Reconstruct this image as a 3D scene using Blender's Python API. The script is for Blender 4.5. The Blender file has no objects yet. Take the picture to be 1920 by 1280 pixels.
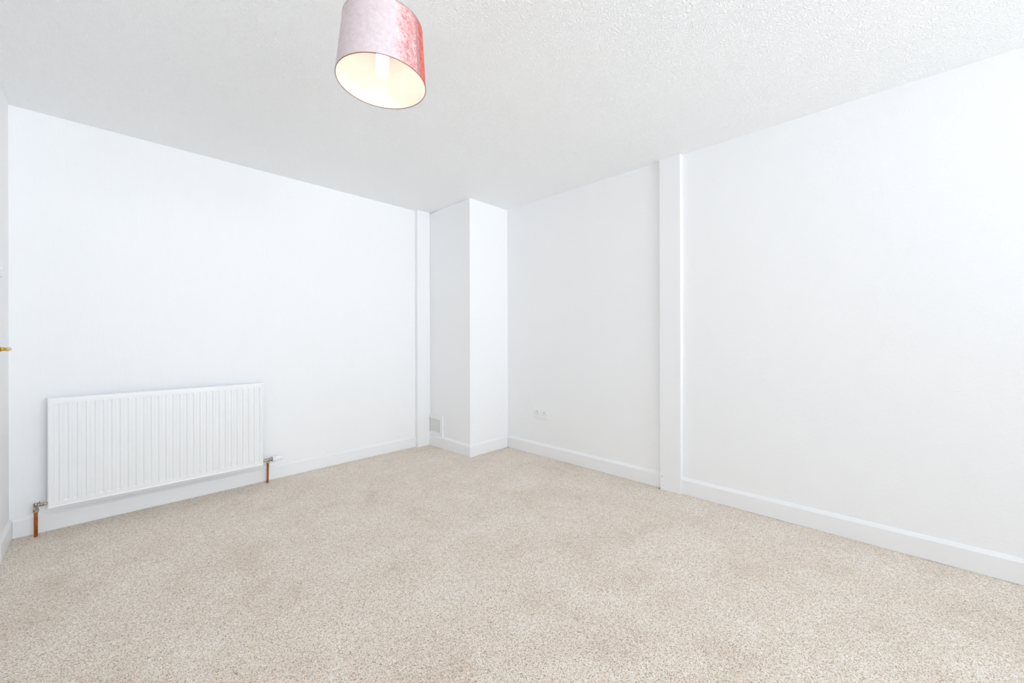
import bpy, bmesh, math, random
import numpy as np
from mathutils import Vector, Matrix
random.seed(4)
rng = np.random.RandomState(7)
PI = math.pi
SC = bpy.context.scene
C = SC.collection

# ------------------------------------------------------------------ camera, world, light, exposure
FOC = 742.036; YAW = 0.76929; ROLL = -0.0021578; CAMH = 1.1085
fw = Vector((math.cos(YAW), math.sin(YAW), 0)); rt = Vector((math.sin(YAW), -math.cos(YAW), 0)); up = Vector((0, 0, 1))
r2 = rt * math.cos(ROLL) + up * math.sin(ROLL)
u2 = -rt * math.sin(ROLL) + up * math.cos(ROLL)
cd = bpy.data.cameras.new('camera'); cam = bpy.data.objects.new('camera', cd); C.objects.link(cam)
cd.sensor_fit = 'HORIZONTAL'; cd.sensor_width = 36; cd.lens = 36 * FOC / 1920; cd.shift_y = -7.77 / 1920
cd.clip_start = 0.02
M = Matrix((r2, u2, -fw)).transposed().to_4x4(); M.translation = (0, 0, CAMH)
cam.matrix_world = M
SC.camera = cam

W = bpy.data.worlds.new('world'); SC.world = W; W.use_nodes = True
bg = W.node_tree.nodes['Background']; bg.inputs[0].default_value = (0.80, 0.90, 1.0, 1); bg.inputs[1].default_value = 0.9

def area_light(name, loc, size, power, col, aim):
    l = bpy.data.lights.new(name, 'AREA'); l.shape = 'RECTANGLE'; l.size, l.size_y = size
    l.energy = power; l.color = col
    o = bpy.data.objects.new(name, l); C.objects.link(o); o.location = loc
    o.rotation_euler = Vector(aim).to_track_quat('-Z', 'Y').to_euler()
    return o
# daylight entering by the wide window in the wall behind the camera: distant sky, and ground bounce going up
area_light('sky_through_window', (1.25, -3.20, 1.55), (2.6, 1.42), 26, (0.80, 0.90, 1.0), (-0.08, 1, 0.0)).data.spread = math.radians(92)
area_light('ground_bounce_through_window', (1.25, -3.22, 1.50), (2.6, 1.42), 31, (0.83, 0.915, 1.0), (-0.06, 1, 0.60)).data.spread = math.radians(98)

SC.view_settings.view_transform = 'Standard'; SC.view_settings.look = 'None'
SC.view_settings.gamma = 1; SC.view_settings.use_curve_mapping = False
SC.view_settings.exposure = 0.15
SC.cycles.use_adaptive_sampling = True; SC.cycles.adaptive_threshold = 0.07; SC.cycles.adaptive_min_samples = 20
SC.cycles.max_bounces = 10; SC.cycles.diffuse_bounces = 9; SC.cycles.glossy_bounces = 3

# ------------------------------------------------------------------ materials
def mat(name, col, rough=0.6, metal=0.0, spec=0.5):
    m = bpy.data.materials.new(name); m.use_nodes = True
    b = m.node_tree.nodes['Principled BSDF']
    b.inputs['Base Color'].default_value = (*col, 1); b.inputs['Roughness'].default_value = rough
    b.inputs['Metallic'].default_value = metal; b.inputs['Specular IOR Level'].default_value = spec
    return m, m.node_tree, b
def node(nt, t, **kw):
    n = nt.nodes.new(t)
    for k, v in kw.items():
        if k.startswith('_'): n.inputs[k[1:].replace('_', ' ')].default_value = v
        else: setattr(n, k, v)
    return n
def coords(nt, scale=(1, 1, 1), kind='Object'):
    tc = node(nt, 'ShaderNodeTexCoord'); mp = node(nt, 'ShaderNodeMapping')
    mp.inputs['Scale'].default_value = scale
    nt.links.new(tc.outputs[kind], mp.inputs['Vector']); return mp.outputs['Vector']
def bump(nt, b, height, strength, dist, prev=None):
    bp = node(nt, 'ShaderNodeBump'); bp.inputs['Strength'].default_value = strength; bp.inputs['Distance'].default_value = dist
    nt.links.new(height, bp.inputs['Height'])
    if prev: nt.links.new(prev, bp.inputs['Normal'])
    nt.links.new(bp.outputs['Normal'], b.inputs['Normal']); return bp.outputs['Normal']
def noise(nt, vec, scale, detail=3, rough=0.55, dist=0.0):
    n = node(nt, 'ShaderNodeTexNoise'); n.inputs['Scale'].default_value = scale; n.inputs['Detail'].default_value = detail
    n.inputs['Roughness'].default_value = rough; n.inputs['Distortion'].default_value = dist
    nt.links.new(vec, n.inputs['Vector']); return n.outputs['Fac']
def ramp(nt, fac, stops, interp='LINEAR'):
    r = node(nt, 'ShaderNodeValToRGB'); r.color_ramp.interpolation = interp
    while len(r.color_ramp.elements) < len(stops): r.color_ramp.elements.new(0.5)
    for e, (p, c) in zip(r.color_ramp.elements, stops): e.position = p; e.color = (*c, 1) if len(c) == 3 else c
    nt.links.new(fac, r.inputs['Fac']); return r.outputs['Color']
def mixc(nt, fac, a, b_, mode='MIX'):
    m = node(nt, 'ShaderNodeMix', data_type='RGBA', blend_type=mode)
    for v, i in ((fac, 0), (a, 6), (b_, 7)):
        if hasattr(v, 'links'): nt.links.new(v, m.inputs[i])
        elif i == 0: m.inputs[0].default_value = v
        else: m.inputs[i].default_value = (*v, 1)
    return m.outputs[2]
def S(*c):   # sRGB 0-255 to linear
    return tuple(((v / 255) / 12.92 if v / 255 <= 0.04045 else ((v / 255 + 0.055) / 1.055) ** 2.4) for v in c)

# painted wall paper with fine vertical streaks
wall_m, nt, b = mat('wall_paint', (0.94, 0.942, 0.947), 0.62, 0, 0.3)
v = coords(nt, (1, 1, 0.035))
h1 = noise(nt, v, 170, 2, 0.6); n1 = bump(nt, b, h1, 0.40, 0.0024)
v2 = coords(nt); h2 = noise(nt, v2, 45, 2, 0.65); bump(nt, b, h2, 0.14, 0.003, n1)
# textured plaster wall, patchy swirls
wall2_m, nt, b = mat('textured_wall_paint', (0.94, 0.942, 0.947), 0.6, 0, 0.3)
v = coords(nt); h1 = noise(nt, v, 42, 3, 0.65, 1.2); n1 = bump(nt, b, h1, 0.30, 0.004)
v2 = coords(nt, (1, 1, 0.04)); h2 = noise(nt, v2, 150, 2, 0.6); n2 = bump(nt, b, h2, 0.25, 0.002, n1)
# swirled plaster ceiling
ceil_m, nt, b = mat('ceiling_plaster', (0.955, 0.957, 0.962), 0.7, 0, 0.25)
v = coords(nt, (1, 1, 1)); wv = node(nt, 'ShaderNodeTexWave'); wv.inputs['Scale'].default_value = 22; wv.inputs['Distortion'].default_value = 26
wv.inputs['Detail'].default_value = 2; wv.inputs['Detail Scale'].default_value = 1.2
nt.links.new(v, wv.inputs['Vector']); n1 = bump(nt, b, wv.outputs['Fac'], 0.30, 0.004)
h2 = noise(nt, v, 90, 3, 0.7, 0.8); n2 = bump(nt, b, h2, 0.25, 0.003, n1)
# gloss trim
trim_m, nt, b = mat('gloss_trim_paint', (0.92, 0.922, 0.93), 0.30, 0, 0.45)
v = coords(nt, (1, 1, 1)); bump(nt, b, noise(nt, v, 30, 3), 0.08, 0.001)
post_m, nt, b = mat('post_paint', (0.93, 0.932, 0.94), 0.38, 0, 0.4)
v = coords(nt, (1, 1, 0.05)); bump(nt, b, noise(nt, v, 150, 3), 0.12, 0.001)
# carpet : flecked twist pile
carpet_m, nt, b = mat('carpet_pile', (0.5, 0.45, 0.4), 1.0, 0, 0.0)
v = coords(nt)
vo = node(nt, 'ShaderNodeTexVoronoi'); vo.inputs['Scale'].default_value = 340; vo.inputs['Randomness'].default_value = 1
nt.links.new(v, vo.inputs['Vector'])
sep = node(nt, 'ShaderNodeSeparateColor'); nt.links.new(vo.outputs['Color'], sep.inputs[0])
fleck = ramp(nt, sep.outputs[0], [(0.0, S(150, 124, 98)), (0.12, S(208, 187, 164)), (0.42, S(241, 225, 206)), (0.8, S(251, 240, 226)), (1.0, S(255, 252, 246))])
fine = noise(nt, v, 420, 3, 0.7)
fineb = ramp(nt, fine, [(0.32, (0.62, 0.61, 0.60)), (0.47, (1, 1, 1)), (0.64, (1.3, 1.3, 1.3))])
c1 = mixc(nt, 1.0, fleck, fineb, 'MULTIPLY')
patch = noise(nt, v, 3.2, 5, 0.66, 0.5)
pc = ramp(nt, patch, [(0.31, (0.82, 0.79, 0.765)), (0.43, (0.895, 0.885, 0.88)), (0.54, (0.925, 0.925, 0.93)), (0.70, (0.97, 0.99, 1.02))])
c2 = mixc(nt, 1.0, c1, pc, 'MULTIPLY')
nt.links.new(c2, b.inputs['Base Color'])
b.inputs['Sheen Weight'].default_value = 0.35; b.inputs['Sheen Roughness'].default_value = 0.5
n1 = bump(nt, b, vo.outputs['Distance'], 0.5, 0.003)
bump(nt, b, fine, 0.35, 0.002, n1)
# radiator enamel
rad_m, nt, b = mat('radiator_enamel', (0.92, 0.922, 0.925), 0.28, 0, 0.5)
dark_m, nt, b = mat('dark_gap', (0.05, 0.045, 0.04), 0.9)
duct_m, nt, b = mat('vent_duct', (0.20, 0.195, 0.19), 0.9)
copper_m, nt, b = mat('aged_copper', S(176, 110, 62), 0.42, 0.75)
v = coords(nt, (1, 1, .3)); nt.links.new(ramp(nt, noise(nt, v, 60, 4), [(0.3, S(126, 70, 34)), (0.55, S(184, 108, 52)), (0.75, S(206, 138, 88))]), b.inputs['Base Color'])
nickel_m, nt, b = mat('aged_nickel', S(176, 168, 150), 0.32, 0.85)
v = coords(nt); nt.links.new(ramp(nt, noise(nt, v, 90, 3), [(0.35, S(118, 110, 92)), (0.6, S(205, 199, 184))]), b.inputs['Base Color'])
brass_m, nt, b = mat('polished_brass', S(214, 172, 74), 0.22, 1.0)
plastic_m, nt, b = mat('white_plastic', (0.91, 0.915, 0.925), 0.3, 0, 0.5)
greyp_m, nt, b = mat('grey_plastic', (0.33, 0.33, 0.36), 0.45)
slot_m, nt, b = mat('dark_slot', (0.10, 0.10, 0.12), 0.6)
grille_m, nt, b = mat('vent_grille', S(243, 243, 240), 0.5)
pane_m = bpy.data.materials.new('window_glass'); pane_m.use_nodes = True
nt = pane_m.node_tree; nt.nodes.remove(nt.nodes['Principled BSDF'])
t_ = node(nt, 'ShaderNodeBsdfTransparent'); g_ = node(nt, 'ShaderNodeBsdfGlossy'); g_.inputs['Roughness'].default_value = 0.02
mx = node(nt, 'ShaderNodeMixShader'); mx.inputs[0].default_value = 0.06
nt.links.new(t_.outputs[0], mx.inputs[1]); nt.links.new(g_.outputs[0], mx.inputs[2]); nt.links.new(mx.outputs[0], nt.nodes['Material Output'].inputs[0])
lining_m, nt, b = mat('shade_lining', S(243, 235, 224), 0.30, 0, 0.5)
bulb_m, nt, b = mat('lit_tube', (1, 1, 1), 0.4)
b.inputs['Emission Color'].default_value = (1.0, 0.93, 0.83, 1); b.inputs['Emission Strength'].default_value = 4.6
rim_m, nt, b = mat('copper_rim', S(150, 112, 90), 0.5, 0.2)
# printed shade fabric (uv.x = turn round the shade, 0.5 towards the door corner)
shade_m, nt, b = mat('printed_shade', (0.8, 0.7, 0.72), 0.75, 0, 0.2)
uv = node(nt, 'ShaderNodeTexCoord').outputs['UV']
sx = node(nt, 'ShaderNodeSeparateXYZ'); nt.links.new(uv, sx.inputs[0])
ob = coords(nt)
base = ramp(nt, noise(nt, ob, 60, 5, 0.7), [(0.3, S(212, 193, 198)), (0.5, S(222, 206, 208)), (0.7, S(229, 217, 216))])
sp = ramp(nt, noise(nt, ob, 120, 4, 0.7), [(0.64, (0, 0, 0)), (0.76, (1, 1, 1))])
base = mixc(nt, mixc(nt, 0.6, (0, 0, 0), sp), base, S(214, 140, 148))
redc = ramp(nt, noise(nt, ob, 80, 5, 0.75, 1.0), [(0.38, S(190, 92, 94)), (0.49, S(222, 128, 124)), (0.60, S(232, 206, 198))])
# amount of red: rises with the turn, broken up by noise
rr = node(nt, 'ShaderNodeMapRange'); rr.inputs[1].default_value = 0.515; rr.inputs[2].default_value = 0.650; nt.links.new(sx.outputs[0], rr.inputs[0])
nb = noise(nt, ob, 34, 6, 0.75, 0.8)
ad = node(nt, 'ShaderNodeMath', operation='ADD'); nt.links.new(rr.outputs[0], ad.inputs[0]); nt.links.new(nb, ad.inputs[1])
mk = ramp(nt, ad.outputs[0], [(0.74, (0, 0, 0)), (1.15, (0.78, 0.78, 0.78))])
col = mixc(nt, mk, base, redc)
st = ramp(nt, sx.outputs[0], [(0.0, (0, 0, 0)), (0.634, (0, 0, 0)), (0.638, (0.7, 0.7, 0.7)), (0.650, (0.85, 0.85, 0.85)), (0.654, (0, 0, 0))])
band = ramp(nt, sx.outputs[0], [(0.0, (0, 0, 0)), (0.650, (0, 0, 0)), (0.655, (1, 1, 1)), (0.84, (1, 1, 1)), (0.845, (0, 0, 0))])
orange = ramp(nt, noise(nt, ob, 60, 4, 0.7), [(0.35, S(190, 82, 70)), (0.52, S(214, 108, 92)), (0.70, S(226, 150, 138))])
col = mixc(nt, band, col, orange); col = mixc(nt, st, col, S(158, 128, 138))
nt.links.new(col, b.inputs['Base Color'])
bump(nt, b, noise(nt, ob, 300, 2), 0.15, 0.0006)

# ------------------------------------------------------------------ geometry helpers
def link(name, bm, m, parent=None, smooth=False, bevel=0, seg=2):
    me = bpy.data.meshes.new(name)
    bmesh.ops.recalc_face_normals(bm, faces=bm.faces); bm.to_mesh(me); bm.free()
    for mm in (m if isinstance(m, (list, tuple)) else [m]): me.materials.append(mm)
    o = bpy.data.objects.new(name, me); C.objects.link(o)
    if smooth:
        for p in me.polygons: p.use_smooth = True
        try: me.set_sharp_from_angle(angle=math.radians(38))
        except Exception: pass
    if bevel:
        md = o.modifiers.new('bevel', 'BEVEL'); md.width = bevel; md.segments = seg; md.limit_method = 'ANGLE'
    if parent: o.parent = parent; o.matrix_parent_inverse = parent.matrix_world.inverted()
    return o
def box(bm, a, b_):
    (x0, y0, z0), (x1, y1, z1) = a, b_
    vs = [bm.verts.new((x, y, z)) for x in (x0, x1) for y in (y0, y1) for z in (z0, z1)]
    for f in ((0, 1, 3, 2), (4, 6, 7, 5), (0, 4, 5, 1), (2, 3, 7, 6), (0, 2, 6, 4), (1, 5, 7, 3)): bm.faces.new([vs[i] for i in f])
    return vs
def frame_of(d):
    d = Vector(d).normalized(); a = d.orthogonal().normalized(); return a, d.cross(a)
def lathe(bm, origin, axis, prof, n=32, caps=True):
    """prof: list of (distance along axis, radius)"""
    o = Vector(origin); ax = Vector(axis).normalized(); a, b_ = frame_of(ax); rings = []
    for t, r in prof:
        rings.append([bm.verts.new(o + ax * t + (a * math.cos(k * 2 * PI / n) + b_ * math.sin(k * 2 * PI / n)) * r) for k in range(n)])
    for A, B in zip(rings, rings[1:]):
        for k in range(n): bm.faces.new((A[k], A[(k + 1) % n], B[(k + 1) % n], B[k]))
    if caps: bm.faces.new(rings[0][::-1]); bm.faces.new(rings[-1])
def tube(bm, pts, r, n=14, caps=True):
    pts = [Vector(p) for p in pts]; rings = []
    a = None
    for i, p in enumerate(pts):
        d = (pts[min(i + 1, len(pts) - 1)] - pts[max(i - 1, 0)]).normalized()
        a = (a - d * a.dot(d)).normalized() if a is not None else d.orthogonal().normalized()
        b_ = d.cross(a); rr_ = r[i] if isinstance(r, (list, tuple)) else r
        rings.append([bm.verts.new(p + (a * math.cos(k * 2 * PI / n) + b_ * math.sin(k * 2 * PI / n)) * rr_) for k in range(n)])
    for A, B in zip(rings, rings[1:]):
        for k in range(n): bm.faces.new((A[k], A[(k + 1) % n], B[(k + 1) % n], B[k]))
    if caps: bm.faces.new(rings[0][::-1]); bm.faces.new(rings[-1])
def prism(bm, poly, f):
    """poly 2D, f(p, end) -> 3D for end 0/1"""
    A = [bm.verts.new(f(p, 0)) for p in poly]; B = [bm.verts.new(f(p, 1)) for p in poly]; n = len(poly)
    for k in range(n): bm.faces.new((A[k], A[(k + 1) % n], B[(k + 1) % n], B[k]))
    bm.faces.new(A[::-1]); bm.faces.new(B)
def thing(name, label, cat, loc, group=None):
    o = bpy.data.objects.new(name, None); C.objects.link(o); o.location = loc; o.empty_display_size = 0.05
    o['label'] = label; o['category'] = cat
    if group: o['group'] = group
    bpy.context.view_layer.update(); return o
def struct(o, label, cat=None):
    o['kind'] = 'structure'; o['label'] = label; o['category'] = cat or label.split()[-1]
    return o
def one(name, a, b_, m, parent=None, bevel=0, **k):
    bm = bmesh.new(); box(bm, a, b_); return link(name, bm, m, parent, bevel=bevel, **k)

# ------------------------------------------------------------------ room
XS = -0.364; XR = 2.8599; YB = 3.5195; YF = -3.00; H = 2.4     # side wall, right wall, radiator wall, window wall
BX, BY = 2.364, 2.832                                           # boxed corner
T = 0.12
# carpeted floor, slightly uneven pile
nx, ny = 300, 600
gx, gy = np.meshgrid(np.linspace(XS, XR, nx), np.linspace(YF, YB, ny), indexing='ij')
low = sum(np.sin(gx * a + gy * c + d) for a, c, d in rng.uniform(-9, 9, (8, 3))) / 8
gz = rng.uniform(-0.0016, 0.0016, gx.shape) + low * 0.0009 - 0.0012
co = np.stack([gx, gy, gz], -1).reshape(-1, 3)
idx = np.arange(nx * ny).reshape(nx, ny)
quads = np.stack([idx[:-1, :-1], idx[1:, :-1], idx[1:, 1:], idx[:-1, 1:]], -1).reshape(-1, 4)
me = bpy.data.meshes.new('floor'); me.from_pydata(co.tolist(), [], quads.tolist()); me.materials.append(carpet_m)
for p in me.polygons: p.use_smooth = True
fl = bpy.data.objects.new('floor', me); C.objects.link(fl); struct(fl, 'beige flecked twist pile carpet', 'carpet')
ce = one('ceiling', (XS - T, YF - T, H), (XR + T, YB + T, H + 0.1), ceil_m); struct(ce, 'white ceiling of swirled plaster', 'ceiling')
struct(one('wall_left', (XS - T, YB, -0.05), (XR + T, YB + T, H), wall_m), 'white wall behind the radiator', 'wall')
struct(one('wall_right', (XR, YF - T, -0.05), (XR + T, YB, H), wall2_m), 'white textured wall with the double socket', 'wall')
# side wall with the door opening
DY0, DY1, DH = 2.25, 3.10, 1.99
bm = bmesh.new(); box(bm, (XS - T, YF - T, -0.05), (XS, DY0, H)); box(bm, (XS - T, DY1, -0.05), (XS, YB, H)); box(bm, (XS - T, DY0, DH), (XS, DY1, H))
struct(link('wall_side', bm, wall_m), 'white side wall at the left edge, with door and light switch', 'wall')
# window wall behind the camera
WX0, WX1, WZ0, WZ1 = -0.10, 2.60, 0.80, 2.30
bm = bmesh.new(); box(bm, (XS, YF - T, -0.05), (WX0, YF, H)); box(bm, (WX1, YF - T, -0.05), (XR, YF, H))
box(bm, (WX0, YF - T, -0.05), (WX1, YF, WZ0)); box(bm, (WX0, YF - T, WZ1), (WX1, YF, H))
struct(link('wall_front', bm, wall_m), 'white window wall behind the camera', 'wall')
win = thing('window_1', 'white framed window behind the camera', 'window', (WX0, YF, WZ0)); win['kind'] = 'structure'
bm = bmesh.new()
for a, c in (((WX0, WZ0), (WX1, WZ0 + .06)), ((WX0, WZ1 - .06), (WX1, WZ1)), ((WX0, WZ0 + .06), (WX0 + .06, WZ1 - .06)), ((WX1 - .06, WZ0 + .06), (WX1, WZ1 - .06)), ((1.22, WZ0 + .06), (1.28, WZ1 - .06))):
    box(bm, (a[0], YF - .08, a[1]), (c[0], YF - .02, c[1]))
link('window_frame', bm, trim_m, win, bevel=0.004)
for x0, x1 in ((WX0 + .06, 1.22), (1.28, WX1 - .06)): one('pane', (x0, YF - .052, WZ0 + .06), (x1, YF - .048, WZ1 - .06), pane_m, win)
one('window_sill', (WX0 - .05, YF - .02, WZ0 - .03), (WX1 + .05, YF + .12, WZ0), trim_m, win, bevel=0.006)

# boxed-in corner, its left face stopping just short of the ceiling with an uneven joint
bm = bmesh.new()
ys = [BY, 2.90, 2.99, 3.06, 3.18, 3.26, 3.38, 3.4705]
gap = [0.000, 0.001, 0.004, 0.000, 0.0015, 0.001, 0.005, 0.008]
L0 = [bm.verts.new((BX, y, -0.02)) for y in ys]; L1 = [bm.verts.new((BX, y, H - g)) for y, g in zip(ys, gap)]
for k in range(len(ys) - 1): bm.faces.new((L0[k], L0[k + 1], L1[k + 1], L1[k]))
R0 = bm.verts.new((XR, BY, -0.02)); R1 = bm.verts.new((XR, BY, H))
bm.faces.new((L0[0], L1[0], R1, R0))
I1 = [bm.verts.new((BX + 0.02, y, H - g)) for y, g in zip(ys, gap)]
for k in range(len(ys) - 1): bm.faces.new((L1[k], L1[k + 1], I1[k + 1], I1[k]))
struct(link('wall_corner', bm, wall_m), 'white boxed-in column filling the far corner', 'column')
one_g = one('trim_3', (BX + 0.022, BY + 0.02, H - 0.012), (BX + 0.03, 3.469, H - 0.0005), dark_m); struct(one_g, 'dark open joint between boxed column and ceiling', 'joint')

# posts
bm = bmesh.new(); box(bm, (2.2113, YB - 0.050, -0.02), (BX - 0.0006, YB + 0.001, H))
t1 = struct(link('trim_1', bm, post_m, bevel=0.002), 'flat white boxed post left of the corner column', 'post')
bm = bmesh.new()
PL = [(-0.02, 1.2385, 1.0866), (0.35, 1.2383, 1.0868), (1.2, 1.2385, 1.0866), (1.9, 1.2390, 1.0862), (H, 1.2380, 1.0872)]
rows = []
for z, ya, yb in PL: rows.append([bm.verts.new(q) for q in ((XR, ya, z), (XR - .030, ya, z), (XR - .030, yb, z), (XR, yb, z))])
for A, B in zip(rows, rows[1:]):
    for k in range(3): bm.faces.new((A[k], A[k + 1], B[k + 1], B[k]))
t2 = struct(link('trim_2', bm, post_m, bevel=0.003), 'flat white boxed post halfway along the right wall', 'post')
for y, z, r, mm, nm in ((1.222, 0.095, 0.003, dark_m, 'nail_hole'), (1.112, 0.245, 0.0055, post_m, 'filler_patch')):
    bm = bmesh.new(); lathe(bm, (XR - .0295, y, z), (-1, 0, 0), [(0, r * 1.1), (.0009, r)], 12); link(nm, bm, mm, t2)

# skirting boards
SK = 0.014
prof = [(0, 0), (SK, 0), (SK, 0.0975), (SK - .0025, 0.1015), (0.0045, 0.1125), (0.0, 0.1165)]
def skirt(name, f, label):
    bm = bmesh.new(); prism(bm, prof, f); return struct(link(name, bm, trim_m), label, 'skirting board')
skirt('baseboard_left', lambda p, e: ((2.2110 if e else XS + SK * .9), YB - p[0], p[1] * 0.93), 'white skirting board under the radiator')
skirt('baseboard_corner', lambda p, e: (BX - p[0], (YB - .051) if e else BY - p[0], p[1]), 'white skirting board on the left face of the corner column')
skirt('trim_4', lambda p, e: ((XR - .004) if e else BX - p[0], BY - p[0], p[1]), 'white skirting board on the right face of the corner column')
skirt('baseboard_right', lambda p, e: (XR - p[0], (BY - SK - .003) if e else 1.2386, p[1]), 'white skirting board under the double socket')
skirt('trim_5', lambda p, e: (XR - p[0], 1.0865 if e else YF, p[1]), 'long white skirting board right of the post')
skirt('baseboard_side', lambda p, e: (XS + p[0] * .85, YB if e else 3.165, p[1] * 0.93), 'short white skirting board at the left edge beside the door')
skirt('trim_6', lambda p, e: (XS + p[0] * .85, 2.19 if e else YF, p[1] * 0.93), 'white skirting board on the side wall behind the camera')
bm = bmesh.new(); lathe(bm, (XR - .012, BY - SK - .002, -0.001), (0, 0, 1), [(0, .0045), (.006, .003)], 8); struct(link('trim_7', bm, dark_m), 'tiny dark gap where skirting boards meet in the corner', 'gap')
bm = bmesh.new(); box(bm, (XR - .031, 1.2392, -.001), (XR - .006, 1.2432, .006)); struct(link('trim_8', bm, dark_m), 'dark gap at the foot of the right wall post', 'gap')

# door at the left edge
door = thing('door_1', 'white door with brass lever at the left edge', 'door', (XS, (DY0 + DY1) / 2, 0)); door['kind'] = 'structure'
one('leaf', (XS - .03, DY0 + .003, 0.008), (XS + .014, DY1 - .003, DH - .004), trim_m, door, bevel=0.003)
bm = bmesh.new()
box(bm, (XS, DY1, 0), (XS + .010, DY1 + .06, DH + .06)); box(bm, (XS, DY0 - .06, 0), (XS + .010, DY0, DH + .06)); box(bm, (XS, DY0, DH), (XS + .010, DY1, DH + .06))
link('architrave', bm, trim_m, door, bevel=0.003)
bm = bmesh.new(); fx = XS + .014; hy = 3.045
box(bm, (fx, hy - .020, 0.988), (fx + .007, hy + .020, 1.096))
hp = link('handle', bm, brass_m, door, bevel=0.003, seg=3)
bm = bmesh.new()
lathe(bm, (fx + .007, hy, 1.0575), (1, 0, 0), [(0, .012), (.004, .0125), (.008, .0085), (.020, .0075), (.028, .008)], 20)
tube(bm, [(fx + .022, hy + .010, 1.0545), (fx + .030, hy + .006, 1.0575), (fx + .036, hy - .006, 1.0585), (fx + .039, hy - .03, 1.0575), (fx + .039, hy - .06, 1.0555), (fx + .037, hy - .09, 1.0565), (fx + .035, hy - .105, 1.060)],
     [.004, .0075, .0085, .0085, .0075, .0065, .0035], 16)
link('lever', bm, brass_m, hp, smooth=True)
bm = bmesh.new()
for z in (0.996, 1.088): lathe(bm, (fx + .0068, hy + .012, z), (1, 0, 0), [(0, .0028), (.0014, .0022)], 10)
link('screw', bm, dark_m, hp)

# light switch
sw = thing('light_switch', 'white light switch plate at the left edge above the door handle', 'switch', (XS, 3.226, 1.46))
one('switch_plate', (XS, 3.183, 1.4195), (XS + .0095, 3.269, 1.5015), plastic_m, sw, bevel=0.003)
bm = bmesh.new(); box(bm, (XS + .008, 3.219, 1.452), (XS + .0125, 3.233, 1.470)); link('rocker', bm, plastic_m, sw, bevel=0.001)

# ------------------------------------------------------------------ radiator
RX0, RX1, RZ0, RZ1, RYF, RYB = -0.219, 0.838, 0.150, 0.7705, YB - .100, YB - .035
rad = thing('radiator', 'long white ribbed panel radiator low on the left wall', 'radiator', ((RX0 + RX1) / 2, YB - .07, 0))
pitch = 0.0354; NG = 29; g0 = RX0 + (RX1 - RX0 - pitch * (NG - 1)) / 2
xs = [RX0, RX0 + .0015, RX0 + .004, RX0 + .0085, RX0 + .0105]
for k in range(NG):
    c = g0 + k * pitch; xs += [c - .0115, c - .0080, c + .0080, c + .0115]
xs += [RX1 - .0105, RX1 - .0085, RX1 - .004, RX1 - .0015, RX1]
zs = [RZ0, RZ0 + .0015, RZ0 + .004, RZ0 + .0095, RZ0 + .0115, RZ0 + .030, RZ0 + .038, RZ1 - .0340, RZ1 - .0330, RZ1 - .012, RZ1 - .006, RZ1 - .0015, RZ1]
def depth(i, j):
    x, z = xs[i], zs[j]
    e = min(x - RX0, RX1 - x, z - RZ0); et = RZ1 - z
    d = 0.0
    if e < .0005: d = .0045
    elif e < .002: d = .0012
    elif e < .005: d = 0.0
    elif e < .009: d = 0.0
    else: d = 0.0016
    if e >= .009 and et < .013: d = .0016
    if et < .0005: d = .0075
    elif et < .002: d = max(d, .0040)
    elif et < .007: d = max(d, .0018)
    if 5 <= i < len(xs) - 5 and (i - 5) % 4 in (1, 2) and 6 <= j <= 7: d += .0064
    return d
bm = bmesh.new(); G = [[bm.verts.new((xs[i], RYF + depth(i, j), zs[j])) for j in range(len(zs))] for i in range(len(xs))]
for i in range(len(xs) - 1):
    for j in range(len(zs) - 1): bm.faces.new((G[i][j], G[i + 1][j], G[i + 1][j + 1], G[i][j + 1]))
bd = [e for e in bm.edges if e.is_boundary]
r_ = bmesh.ops.extrude_edge_only(bm, edges=bd)
for vv in [q for q in r_['geom'] if isinstance(q, bmesh.types.BMVert)]: vv.co.y = RYF + .016
link('front_panel', bm, rad_m, rad)
one('back_panel', (RX0 + .004, RYB - .010, RZ0 + .012), (RX1 - .004, RYB, RZ1 - .014), rad_m, rad, bevel=0.003)
bm = bmesh.new()
box(bm, (RX0 + .002, RYF + .012, RZ1 - .012), (RX1 - .002, RYF + .020, RZ1 - .001)); box(bm, (RX0 + .002, RYB - .006, RZ1 - .012), (RX1 - .002, RYB + .001, RZ1 - .001))
n = 66
for k in range(n + 1):
    x = RX0 + .004 + (RX1 - RX0 - .012) * k / n; box(bm, (x, RYF + .018, RZ1 - .010), (x + .006, RYB - .004, RZ1 - .0025))
link('top_grille', bm, rad_m, rad)
for x in (RX0, RX1 - .0012): one('side_panel', (x, RYF + .016, RZ0 + .05), (x + .0012, RYB, RZ1 - .010), rad_m, rad)
bm = bmesh.new()
for k in range(40):
    x = RX0 + .03 + k * (RX1 - RX0 - .06) / 39; box(bm, (x, RYF + .014, RZ0 + .05), (x + .0012, RYB - .010, RZ1 - .03))
link('convector_fins', bm, rad_m, rad)['kind'] = 'stuff'
for x in (RX0 + .16, RX1 - .19): one('wall_bracket', (x, RYB - .001, RZ0 + .03), (x + .03, YB - .0006, RZ1 - .06), rad_m, rad)
PY = YB - .062
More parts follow.
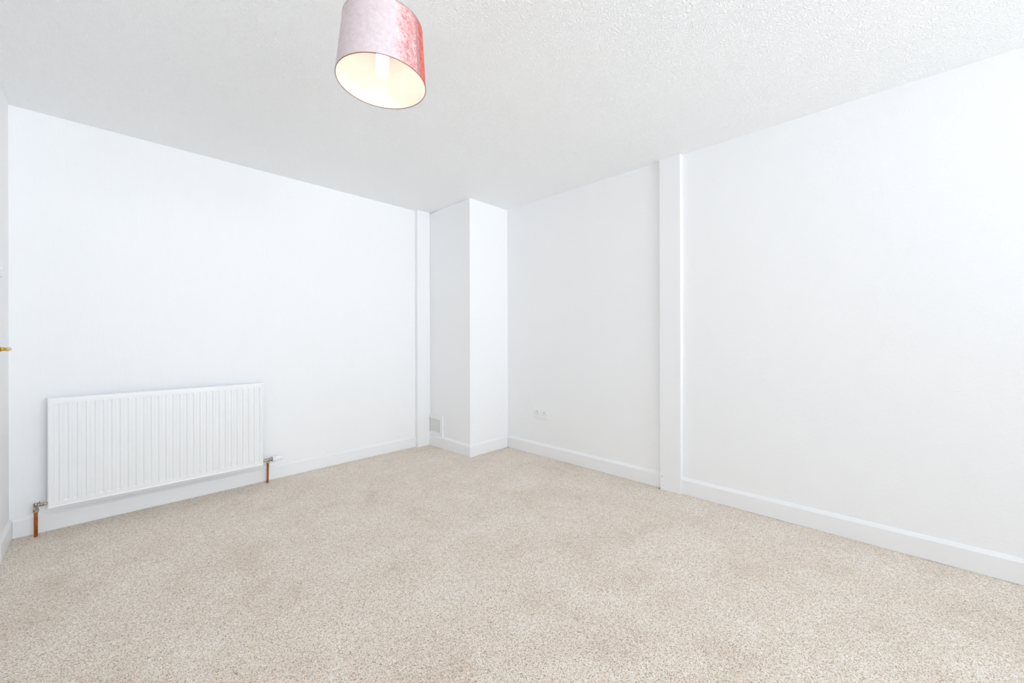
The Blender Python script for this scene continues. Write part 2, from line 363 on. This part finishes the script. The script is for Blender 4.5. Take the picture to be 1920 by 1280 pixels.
# left lockshield valve and its pipe
bm = bmesh.new(); x = -0.2640; z0 = .137
tube(bm, [(x, PY, -.006), (x, PY, z0 + .008)], .0075, 20); link('copper_pipe', bm, copper_m, rad, smooth=True)['label'] = 'bare copper feed pipe'
bm = bmesh.new()
lathe(bm, (x, PY, z0), (0, 0, 1), [(0, .0105), (.002, .0125), (.012, .0125), (.014, .010)], 6)
lathe(bm, (x, PY, z0 + .013), (0, 0, 1), [(0, .0095), (.020, .0095), (.030, .0098), (.036, .0075)], 20)
tube(bm, [(x + .002, PY, z0 + .036), (RX0 + .004, PY, z0 + .036)], .0072, 16)
lathe(bm, (x + .016, PY, z0 + .036), (1, 0, 0), [(0, .009), (.001, .0115), (.013, .0115), (.014, .009)], 6)
tube(bm, [(x + .010, PY, z0 + .040), (x + .014, PY, z0 + .053)], [.0035, .002], 8)
link('lockshield_valve', bm, nickel_m, rad, smooth=True)['label'] = 'tarnished metal elbow valve'
# right thermostatic valve
x = 0.8765; zc = .1725
bm = bmesh.new(); tube(bm, [(x - .003, PY, -.006), (x, PY, zc - .022)], .0075, 20); link('copper_pipe', bm, copper_m, rad, smooth=True)['label'] = 'bare copper feed pipe'
bm = bmesh.new()
lathe(bm, (x, PY, zc - .030), (0, 0, 1), [(0, .0095), (.002, .0115), (.012, .0115), (.014, .0095), (.022, .009)], 6)
lathe(bm, (RX1 - .004, PY, zc), (1, 0, 0), [(0, .0085), (.006, .0085), (.007, .0115), (.019, .0115), (.020, .009), (.028, .0092), (.034, .0115), (.048, .0115), (.052, .010), (.066, .012)], 24)
tv = link('thermostatic_valve', bm, nickel_m, rad, smooth=True); tv['label'] = 'nickel valve body with white control head'
bm = bmesh.new(); lathe(bm, (x + .024, PY, zc), (1, 0, 0), [(0, .0165), (.001, .0175), (.007, .0175), (.008, .0165)], 28); link('collar', bm, greyp_m, tv, smooth=True)['label'] = 'grey ring'
bm = bmesh.new(); lathe(bm, (x + .032, PY, zc), (1, 0, 0), [(0, .0175), (.003, .0188), (.020, .0188), (.034, .0182), (.060, .0150), (.073, .0115), (.078, .006)], 36)
vh = link('valve_head', bm, plastic_m, tv, smooth=True); vh['label'] = 'white tapered control head'
one('pointer_mark', (x + .044, PY - .0190, zc + .0055), (x + .0465, PY - .0150, zc + .0125), greyp_m, tv)
# loose scrap of carpet fibre on the floor by the radiator is left to the carpet itself

# ------------------------------------------------------------------ vent on the corner column
VY0, VY1, VZ0, VZ1 = 3.246, 3.4685, 0.1135, 0.323
vent = thing('air_vent', 'white wall vent with a perforated grille low on the corner column', 'vent', (BX, (VY0 + VY1) / 2, VZ0))
bm = bmesh.new(); fwid = .046; th = .013
for a, c in (((VY0, VZ0), (VY0 + fwid, VZ1)), ((VY0 + fwid, VZ1 - .042), (VY1, VZ1)), ((VY0 + fwid, VZ0), (VY1, VZ0 + .022))):
    box(bm, (BX - th, a[0], a[1]), (BX, c[0], c[1]))
link('vent_frame', bm, trim_m, vent, bevel=0.002)
iy0, iy1, iz0, iz1 = VY0 + fwid, VY1, VZ0 + .022, VZ1 - .042
one('vent_back', (BX - .0015, iy0, iz0), (BX - .0003, iy1, iz1), duct_m, vent)
bm = bmesh.new(); nyh, nzh = 10, 12; my, mz = .010, .010; hy_, hz_ = (iy1 - .007 - iy0 - my) / nyh, (iz1 - iz0 - 2 * mz - .010) / nzh
px0, px1 = BX - .0065, BX - .0045
box(bm, (px0, iy0, iz0), (px1, iy1 - .006, iz0 + mz + .010)); box(bm, (px0, iy0, iz1 - mz), (px1, iy1 - .006, iz1))
box(bm, (px0, iy0, iz0 + mz + .010), (px1, iy0 + my, iz1 - mz)); box(bm, (px0, iy1 - my - .004, iz0 + mz + .010), (px1, iy1 - .007, iz1 - mz))
for k in range(1, nyh): y = iy0 + my + k * hy_; box(bm, (px0, y - hy_ * .28, iz0 + mz + .010), (px1, y + hy_ * .28, iz1 - mz))
for k in range(1, nzh): z = iz0 + mz + .010 + k * hz_; box(bm, (px0 + .0003, iy0 + my, z - hz_ * .30), (px1 - .0003, iy1 - my - .003, z + hz_ * .30))
link('vent_grille', bm, grille_m, vent)['label'] = 'cream perforated plate'

# ------------------------------------------------------------------ double socket
SY0, SY1, SZ0, SZ1 = 2.3005, 2.4755, 0.3455, 0.4380
so = thing('double_socket', 'white double plug socket low on the right wall', 'socket', (XR, (SY0 + SY1) / 2, (SZ0 + SZ1) / 2))
one('socket_plate', (XR - .0115, SY0, SZ0), (XR, SY1, SZ1), plastic_m, so, bevel=0.0035, seg=3)
sx_ = XR - .0115
for cy in (SY0 + .045, SY1 - .045):
    bm = bmesh.new()
    box(bm, (sx_ - .0005, cy - .0035, .402), (sx_ + .001, cy + .0035, .413))
    for s in (-.011, .011): box(bm, (sx_ - .0004, cy + s - .0035, .386), (sx_ + .001, cy + s + .0035, .390))
    link('pin_slots', bm, slot_m, so)
    one('rocker', (sx_ - .003, cy - .0065 + (.021 if cy < (SY0 + SY1) / 2 else -.021), .398), (sx_ + .001, cy + .0065 + (.021 if cy < (SY0 + SY1) / 2 else -.021), .420), plastic_m, so, bevel=0.001)
for y in (SY0 + .012, SY1 - .012):
    bm = bmesh.new(); lathe(bm, (sx_ + .0005, y, (SZ0 + SZ1) / 2), (-1, 0, 0), [(0, .0035), (.0010, .003)], 12); link('screw', bm, greyp_m, so)

# ------------------------------------------------------------------ pendant lamp
ax = Vector((0.0266, -0.0066, 1)).normalized(); LC = Vector((0.6776, 1.2855, 1.9947)); LH = 0.2002; RB, RT_ = 0.150, 0.133
lamp = thing('pendant_lamp', 'pendant lamp with a pink and red mottled drum shade', 'lamp', LC + ax * LH)
def shade_surface(bm, dr, uvl, n=96, m=6, z0=0.0, z1=LH):
    base_ang = math.atan2(-LC.y, -LC.x)
    rings = []
    ex = Vector((1, 0, 0)); ex = (ex - ax * ex.dot(ax)).normalized(); ey = ax.cross(ex)
    for j in range(m + 1):
        t = z0 + (z1 - z0) * j / m; r = RB + (RT_ - RB) * t / LH + dr
        rings.append([bm.verts.new(LC + ax * t + (ex * math.cos(base_ang + (k / n - .5) * 2 * PI) + ey * math.sin(base_ang + (k / n - .5) * 2 * PI)) * r) for k in range(n)])
    for j in range(m):
        for k in range(n):
            f = bm.faces.new((rings[j][k], rings[j][(k + 1) % n], rings[j + 1][(k + 1) % n], rings[j + 1][k]))
            if uvl:
                for lp, (kk, jj) in zip(f.loops, ((k, j), (k + 1, j), (k + 1, j + 1), (k, j + 1))): lp[uvl].uv = (kk / n, jj / m)
    return rings
bm = bmesh.new(); uvl = bm.loops.layers.uv.new('UVMap'); shade_surface(bm, 0, uvl)
sh = link('lamp_shade', bm, shade_m, lamp, smooth=True); sh['label'] = 'drum shade printed in pink, red and orange'
bm = bmesh.new(); shade_surface(bm, -.0016, None); ln = link('lining', bm, lining_m, sh, smooth=True); ln['label'] = 'glossy cream lining'
def torus(bm, c, n_, R_, r, ns=96, nr=8):
    a, b_ = frame_of(n_); n_ = Vector(n_).normalized()
    V = [[bm.verts.new(c + (a * math.cos(i * 2 * PI / ns) + b_ * math.sin(i * 2 * PI / ns)) * (R_ + r * math.cos(j * 2 * PI / nr)) + n_ * r * math.sin(j * 2 * PI / nr)) for j in range(nr)] for i in range(ns)]
    for i in range(ns):
        for j in range(nr): bm.faces.new((V[i][j], V[(i + 1) % ns][j], V[(i + 1) % ns][(j + 1) % nr], V[i][(j + 1) % nr]))
for c_, r_0 in ((LC, RB), (LC + ax * LH, RT_)):
    bm = bmesh.new(); torus(bm, c_, ax, r_0 - .0008, .0014); link('rim', bm, rim_m, sh, smooth=True)['label'] = 'thin copper coloured rim'
bm = bmesh.new(); cc = LC + ax * (LH - .012); torus(bm, cc, ax, .022, .0022, 32)
ex = Vector((1, 0, 0)); ex = (ex - ax * ex.dot(ax)).normalized(); ey = ax.cross(ex)
for k in range(3):
    d = ex * math.cos(k * 2 * PI / 3 + .4) + ey * math.sin(k * 2 * PI / 3 + .4); tube(bm, [cc + d * .022, cc + d * .09, LC + ax * (LH - .002) + d * (RT_ - .002)], .0016, 8)
link('shade_carrier', bm, plastic_m, lamp, smooth=True)
bm = bmesh.new(); lathe(bm, LC + ax * .128, ax, [(0, .019), (.004, .0205), (.030, .0205), (.040, .016), (.062, .0155), (.064, .022), (.072, .022), (.074, .015), (.095, .010), (.100, .005)], 28)
link('lamp_holder', bm, plastic_m, lamp, smooth=True)
bm = bmesh.new(); tr = .0062
for k in range(3):
    a0 = k * 2 * PI / 3 + 0.35
    p1 = ex * math.cos(a0) * .0155 + ey * math.sin(a0) * .0155; p2 = ex * math.cos(a0 + 1.0) * .0155 + ey * math.sin(a0 + 1.0) * .0155
    bot = .030 + .004 * k; mid = (p1 + p2) / 2; hd = (p2 - p1) / 2
    pts = [LC + ax * .130 + p1, LC + ax * (bot + .01) + p1]
    for q in range(1, 6): an = PI * q / 6; pts.append(LC + ax * (bot + .01 - math.sin(an) * .009) + mid - hd * math.cos(an))
    pts += [LC + ax * (bot + .01) + p2, LC + ax * .130 + p2]
    tube(bm, pts, tr, 12)
link('bulb', bm, bulb_m, lamp, smooth=True)['label'] = 'lit energy saving bulb of folded tubes'
top = LC + ax * (LH + .025)
bm = bmesh.new(); tube(bm, [top, (top.x + .002, top.y, 2.32), (top.x + .003, top.y, H - .03)], .0032, 10); link('cord', bm, plastic_m, lamp, smooth=True)
bm = bmesh.new(); lathe(bm, (top.x + .003, top.y, H), (0, 0, -1), [(0, .048), (.006, .050), (.016, .046), (.026, .024), (.034, .010)], 32); link('ceiling_rose', bm, plastic_m, lamp, smooth=True)
